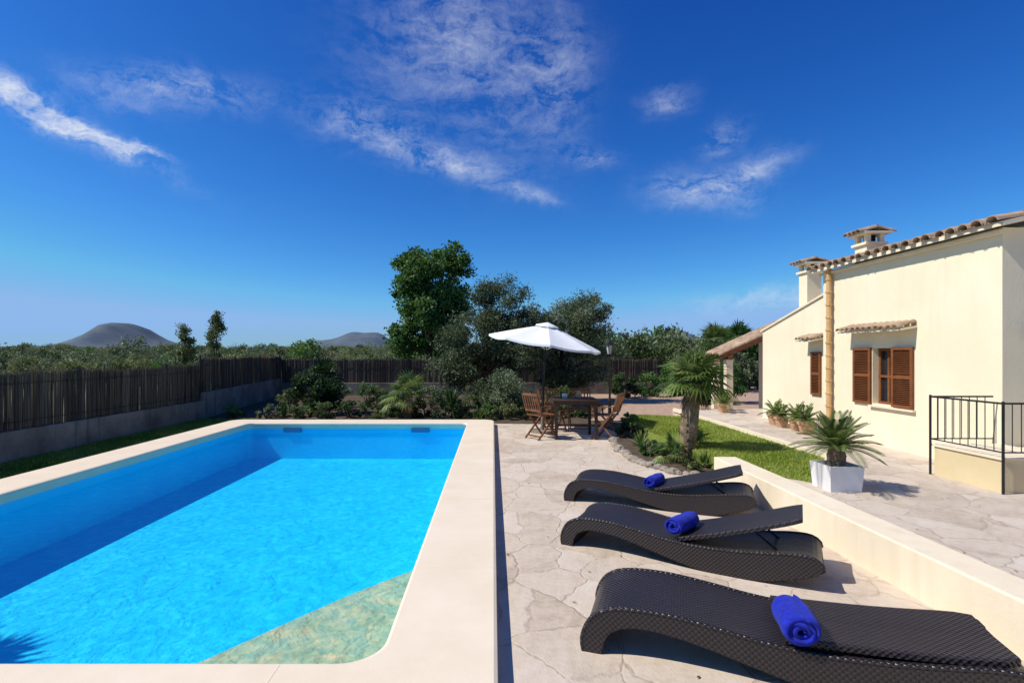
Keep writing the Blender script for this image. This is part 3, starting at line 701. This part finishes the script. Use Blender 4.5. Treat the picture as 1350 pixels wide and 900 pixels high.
# ------------------------------------------------------------------ table, chairs, umbrella, lamp
e=empty('garden_table',(1.5,9.9,0)); b=MB()
for i in range(9): b.box((-.42,-.40+i*.09,.69),(.42,-.40+i*.09+.078,.715),0)
b.box((-.40,-.38,.63),(.40,-.35,.688)); b.box((-.40,.35,.63),(.40,.38,.688)); b.box((-.41,-.34,.63),(-.38,.34,.688)); b.box((.38,-.34,.63),(.41,.34,.688))
for sx in(-1,1):
    for sy in(-1,1): b.box((sx*.36-.025,sy*.33-.025,0),(sx*.36+.025,sy*.33+.025,.629))
b.box((-.335,-.02,.2),(.335,.02,.24)); b.obj('frame',[M['darkwood']],e)
b=MB(); b.tube([(.1,0,.716),(.1,0,.76),(.1,0,.8),(.1,0,.86)],[.03,.055,.05,.03],12); b.obj('jar',[M['terra']],e,smooth=True)
b=MB(); b.tube([(-.15,.1,.716),(-.15,.1,.8)],.05,12); b.obj('bowl',[M['whitepot']],e,smooth=True)
def chair(loc,ang,arms=True):
    e=empty('wooden_folding_chair',loc,(0,0,R(ang))); b=MB(); w=.21
    for s_ in (-1,1):
        y=s_*w
        b.bar((.22,y,.0),(-.17,y,.50),.022,.03); b.bar((-.17,y,.50),(-.27,y,.82),.022,.03)
        b.bar((-.22,y*.88,.0),(.2,y*.88,.43),.022,.03)
        if arms:
            b.bar((-.2,y*1.08,.60),(.22,y*1.08,.60),.04,.018); b.bar((.15,y*1.08,.43),(.17,y*1.08,.59),.02,.025)
    for i in range(7): b.box((-.17+i*.058,-w+.015,.425),(-.17+i*.058+.045,w-.015,.443))
    b.bar((-.185,-w,.52),(-.185,w,.52),.02,.035); b.bar((-.262,-w,.81),(-.262,w,.81),.02,.045)
    for i in range(6):
        y=-w+.05+i*(2*w-.1)/5; b.bar((-.187,y,.53),(-.26,y,.79),.025,.012,0,(1,0,0))
    b.bar((.18,-w,.06),(.18,w,.06),.02,.025); b.bar((-.18,-w*.88,.06),(-.18,w*.88,.06),.02,.025)
    b.obj('slats_and_legs',[M['teak']],e); return e
chair((.88,9.75,0),35); chair((2.08,9.7,0),150); chair((1.2,10.7,0),-75); chair((1.75,10.75,0),-100)
e=empty('patio_umbrella',(.98,10.5,0)); b=MB()
b.tube([(0,0,.0),(0,0,.05)],[.25,.24],20,0); b.tube([(0,0,.05),(0,0,.35)],.03,10); b.obj('base',[M['concrete']],e)
b=MB(); b.tube([(0,0,.3),(.02,0,1.2),(.1,0,2.12)],.022,10,0); b.obj('pole',[M['iron']],e,smooth=True)
hub=Vector((.1,0,2.12)); tm=Matrix.Rotation(R(9),3,'Y')@Matrix.Rotation(R(3),3,'X'); b=MB(); rb=MB()
nr=8; Rr=1.12; rings=6; V=[]; ns=48
for j in range(rings+1):
    t=j/rings
    for i in range(ns):
        a=2*math.pi*i/ns; ph=(i%(ns//nr))/(ns/nr); rr=Rr*t*(math.cos(math.pi/nr)/math.cos((ph-.5)*2*math.pi/nr))
        sag=.03*math.sin(math.pi*ph)*t
        V.append(tuple(hub+tm@Vector((rr*math.cos(a),rr*math.sin(a),-.36*t**1.1-sag))))
F=[(j*ns+i,j*ns+(i+1)%ns,(j+1)*ns+(i+1)%ns,(j+1)*ns+i) for j in range(rings) for i in range(ns)]
b.add(V,F)
vl=[V[rings*ns+i] for i in range(ns)]; b.add(vl+[(x,y,z-.04) for x,y,z in vl],[(i,(i+1)%ns,(i+1)%ns+ns,i+ns) for i in range(ns)])
V=[]
for (rr,z) in ((0,.05),(.22,-.02),(.24,-.05)):
    for i in range(16): V.append(tuple(hub+tm@Vector((rr*math.cos(i*math.pi/8)+.0001*math.cos(i),rr*math.sin(i*math.pi/8),z))))
b.add(V,[(j*16+i,j*16+(i+1)%16,(j+1)*16+(i+1)%16,(j+1)*16+i) for j in range(2) for i in range(16)])
b.obj('canopy',[M['white']],e)
for i in range(nr):
    a=2*math.pi*i/nr; p=hub+tm@Vector((Rr*math.cos(a),Rr*math.sin(a),-.385)); rb.tube([tuple(hub-Vector((0,0,.03))),tuple(p)],.008,5)
    q=hub.lerp(p,.5); rb.tube([tuple(hub-Vector((.03,0,.5))),tuple(q)],.006,5)
rb.obj('ribs',[M['whitepot']],e)
e=empty('garden_lamp_post',(2.66,12.1,0)); b=MB()
b.tube([(0,0,0),(0,0,.08),(0,0,.1),(0,0,.5),(0,0,.52),(0,0,1.5)],[.09,.08,.045,.035,.025,.022],12)
b.tube([(0,0,1.5),(0,0,1.53)],[.03,.07],8); 
for i in range(6):
    a=i*math.pi/3; b.tube([(.06*math.cos(a),.06*math.sin(a),1.53),(.10*math.cos(a),.10*math.sin(a),1.74)],.008,4)
b.tube([(0,0,1.74),(0,0,1.76),(0,0,1.82),(0,0,1.86)],[.125,.12,.05,.015],6); b.obj('post',[M['iron']],e)
b=MB(); b.tube([(0,0,1.54),(0,0,1.735)],[.05,.088],6); b.obj('lantern_glass',[M['lampglass']],e)

# ------------------------------------------------------------------ villa
H=empty('villa'); FX=5.66
b=MB()
b.box((FX,5.9,.15),(FX+.3,7.52,2.95)); b.box((FX,7.92,.15),(FX+.3,9.1,2.95)); b.box((FX,7.52,.15),(FX+.3,7.92,.81)); b.box((FX,7.52,1.63),(FX+.3,7.92,2.95))
for y0,y1 in ((5.901,6.15),(8.85,9.099)):
    V=[];pr=[(FX+.3,.15),(11,.15),(11,4.2),(FX+.3,2.98)]
    for y in (y0,y1): V+=[(x,y,z) for x,z in pr]
    b.add(V,[(0,1,2,3),(7,6,5,4),(0,4,5,1),(1,5,6,2),(2,6,7,3),(3,7,4,0)])
b.obj('main_walls',[M['cream']],H)
b=MB(); b.box((FX+.29,7.4,.7),(FX+.31,8.0,1.7)); b.obj('room_dark',[M['dark']],H)
b=MB(); b.box((FX+.12,7.521,.811),(FX+.14,7.919,1.629),0); b.obj('window_glass',[M['glass']],H)
b=MB()
for y in (7.521,7.70,7.879): b.box((FX+.09,y,.812),(FX+.118,y+.04,1.628))
for z in (.812,1.2,1.59): b.box((FX+.085,7.522,z),(FX+.115,7.918,z+.035))
b.obj('window_frame',[M['wood']],H)
def shutter(y0,y1,z0,z1,x):
    b=MB(); t=.035
    b.box((x-t,y0,z0),(x-.004,y0+.04,z1)); b.box((x-t,y1-.04,z0),(x-.004,y1,z1))
    zm=(z0+z1)/2
    for z in (z0,zm-.02,z1-.04): b.box((x-t,y0+.04,z),(x-.004,y1-.04,z+.04))
    z=z0+.055
    while z<z1-.06:
        if abs(z-zm)>.035: b.bar((x-.02,y0+.04,z),(x-.02,y1-.04,z),.006,.03,0,(-1,0,.9))
        z+=.026
    b.box((x-.008,y0+.02,z0+.02),(x-.003,y1-.02,z1-.02))
    return b.obj('shutter',[M['wood']],H)
shutter(7.93,8.31,.80,1.64,FX); shutter(7.13,7.51,.80,1.64,FX)
b=MB(); b.box((FX-.05,7.10,.765),(FX,7.95,.79)); b.obj('window_sill',[M['cream2']],H)
def barrel(b,p,q,r,mi=0,n1=7,th=.014):
    p=Vector(p);q=Vector(q); d=(q-p).normalized(); s_=Vector((0,1,0)); u=s_.cross(d); u=u if u.z>0 else -u
    V=[]
    for rr in (r,r-th):
        for c,sc in ((p,1.08),(q,.95)):
            for i in range(n1):
                a=math.pi*i/(n1-1); V.append(tuple(c+s_*math.cos(a)*rr*sc+u*math.sin(a)*rr*sc*.8))
    k=n1; F=[(i,i+1,k+i+1,k+i) for i in range(k-1)]+[(2*k+i,3*k+i,3*k+i+1,2*k+i+1) for i in range(k-1)]+[(i,2*k+i,2*k+i+1,i+1) for i in range(k-1)]+[(0,k,3*k,2*k),(k-1,3*k-1,4*k-1,2*k-1)]
    b.add(V,F,mi)
def awning(y0,y1,z,x):
    b=MB(); 
    b.add([(x,y0,z),(x-.22,y0,z-.04),(x-.22,y1,z-.04),(x,y1,z),(x,y0,z+.025),(x-.22,y0,z-.015),(x-.22,y1,z-.015),(x,y1,z+.025)],[(0,1,2,3),(7,6,5,4),(0,4,5,1),(1,5,6,2),(2,6,7,3),(3,7,4,0)],1)
    k=max(3,int((y1-y0)/.11)); 
    for i in range(k):
        y=y0+(i+.5)*(y1-y0)/k; barrel(b,(x-.26+random.uniform(-.01,.01),y,z+.0+random.uniform(-.006,.006)),(x,y,z+.075),.052)
    b.obj('window_awning',[M['tile'],M['cream2']],H)
awning(7.08,8.38,1.90,FX)
b=MB(); sl=.22; y0,y1=5.72,9.22; X0=5.50
def rz(x): return 2.97+(x-FX)*sl
V=[]
for y in (y0,y1):
    V+=[(X0,y,rz(X0)),(11.2,y,rz(11.2)),(11.2,y,rz(11.2)+.05),(X0,y,rz(X0)+.05)]
b.add(V,[(0,1,2,3),(7,6,5,4),(0,4,5,1),(1,5,6,2),(2,6,7,3),(3,7,4,0)],1)
k=20
for i in range(k):
    y=y0+.085+i*(y1-y0-.17)/(k-1)+random.uniform(-.008,.008); x=X0-.05+random.uniform(-.02,.02); 
    while x<11:
        dz_=random.uniform(-.004,.006); barrel(b,(x,y,rz(x)+.065+dz_),(x+.42,y,rz(x+.42)+.046),.076,0,7); x+=.38
for i in range(k-1):
    y=y0+.085+(i+.5)*(y1-y0-.17)/(k-1)
    b.bar((X0-.04,y,rz(X0-.04)+.058),(11,y,rz(11)+.058),.09,.012,0)
b.obj('roof',[M['tile'],M['cream2']],H)
b=MB(); b.box((FX-.06,5.87,2.88),(FX-.002,9.13,2.922)); b.obj('cornice',[M['cream2']],H)
def chimney(x,y,z0,z1,w_):
    b=MB(); b.box((x-w_/2,y-w_/2,z0),(x+w_/2,y+w_/2,z1-.28)); 
    b.box((x-w_/2-.04,y-w_/2-.04,z1-.28),(x+w_/2+.04,y+w_/2+.04,z1-.24))
    for sx in(-1,1):
        for sy in(-1,1): b.box((x+sx*(w_/2-.03)-.035,y+sy*(w_/2-.03)-.035,z1-.24),(x+sx*(w_/2-.03)+.035,y+sy*(w_/2-.03)+.035,z1-.11))
    b.box((x-w_/2+.08,y-w_/2+.08,z1-.24),(x+w_/2-.08,y+w_/2-.08,z1-.112),1)
    b.box((x-w_/2-.08,y-w_/2-.08,z1-.11),(x+w_/2+.08,y+w_/2+.08,z1-.075))
    kk=4
    for i in range(kk):
        yy=y-w_/2-.06+(i+.5)*(w_+.12)/kk
        barrel(b,(x-w_/2-.15,yy,z1-.09),(x,yy,z1-.01),.062,2); barrel(b,(x+w_/2+.15,yy,z1-.09),(x,yy,z1-.01),.062,2)
    b.obj('chimney',[M['cream'],M['dark'],M['tile']],H)
chimney(6.2,8.75,2.9,3.60,.28); chimney(6.3,10.55,2.0,3.42,.28)
b=MB(); pth=[];rd=[]; z=.25
while z<2.8:
    for dz_,r in ((0,.050),(.03,.050),(.031,.038),(.2,.038)):
        pth.append((FX-.07,8.84,z+dz_)); rd.append(r)
    z+=.21
b.tube(pth,rd,12); b.obj('drain_pipe',[M['pipe']],H)
b=MB(); wx=5.74
def prism(b,pr,x0,x1,mi=0):
    kk=len(pr); V=[(x0,y,z) for y,z in pr]+[(x1,y,z) for y,z in pr]
    b.add(V,[tuple(range(kk)),tuple(range(kk,2*kk))[::-1]]+[(i,i+kk,(i+1)%kk+kk,(i+1)%kk) for i in range(kk)],mi)
prism(b,[(9.101,.15),(11.3,.15),(11.3,2.02),(9.101,2.58)],wx,10.5)
b.obj('wing_walls',[M['cream']],H)
b=MB(); prism(b,[(9.102,2.582),(11.36,2.005),(11.36,2.04),(9.102,2.617)],wx-.03,10.6); b.obj('wing_coping',[M['cream2']],H)
shutter(9.27,9.55,.82,1.58,wx)
awning(9.2,9.66,1.80,wx)
b=MB(); py0,py1=13.0,14.0; ex=5.62
V=[]
for y in (py0,py1): V+=[(ex,y,1.50),(7.4,y,2.30),(7.4,y,2.35),(ex,y,1.55)]
b.add(V,[(0,1,2,3),(7,6,5,4),(0,4,5,1),(1,5,6,2),(2,6,7,3),(3,7,4,0)],1)
for i in range(6):
    y=py0+.09+i*(py1-py0-.18)/5; x=ex-.08
    while x<7.3: barrel(b,(x,y,1.535+(x-ex)*.45),(x+.36,y,1.55+(x+.36-ex)*.45),.085); x+=.33
b.obj('porch_roof',[M['tile'],M['teak']],H)
b=MB(); 
for i in range(4):
    y=py0+.05+i*(py1-py0-.1)/3; b.bar((ex-.03,y,1.445),(7.4,y,2.245),.06,.08,0)
b.bar((5.82,py0,1.46),(5.82,py1,1.46),.1,.10); b.obj('porch_beams',[M['teak']],H)
b=MB(); b.box((5.74,13.05,.0),(5.90,13.22,1.4)); b.box((5.74,13.80,.0),(5.90,13.97,1.4)); b.box((7.0,11.3,.0),(7.25,13.99,2.0)); b.obj('porch_walls',[M['cream2']],H)
b=MB(); b.tube([(5.95,5.90,1.86),(5.95,5.82,1.88),(5.95,5.78,1.84)],.01,6); b.tube([(5.95,5.78,1.84),(5.95,5.78,1.81),(5.95,5.78,1.70),(5.95,5.78,1.68)],[.015,.055,.04,.01],6)
b.obj('wall_lantern',[M['iron']],H)
b=MB(); b.box((4.93,5.13,.15),(FX-.002,5.93,.52)); b.box((FX,3.5,.15),(8,5.88,.518)); b.box((FX-.002,5.13,.15),(FX,5.88,.517))
b.obj('entrance_platform',[M['ochre']],H)
b=MB(); b.box((4.91,5.11,.521),(FX-.001,5.95,.545)); b.obj('platform_slab',[M['cream2']],H)
R_=MB()
def rail(p,q,z0=.6,z1=1.07):
    p=Vector((p[0],p[1],0)); q=Vector((q[0],q[1],0)); L=(q-p).length
    R_.tube([(p.x,p.y,z1),(q.x,q.y,z1)],.010,6); R_.tube([(p.x,p.y,z0),(q.x,q.y,z0)],.007,6)
    k=int(L/.085)
    for i in range(1,k): r=p.lerp(q,i/k); R_.tube([(r.x,r.y,z0),(r.x,r.y,z1)],.0045,5)
rail((4.90,5.95),(4.90,5.10)); rail((4.90,5.10),(7.0,5.10)); rail((4.90,5.95),(5.6,5.95))
for x,y in ((4.90,5.95),(4.90,5.10)): R_.tube([(x,y,.2),(x,y,1.09)],.012,8)
R_.obj('railing',[M['iron']],H)
print('done')
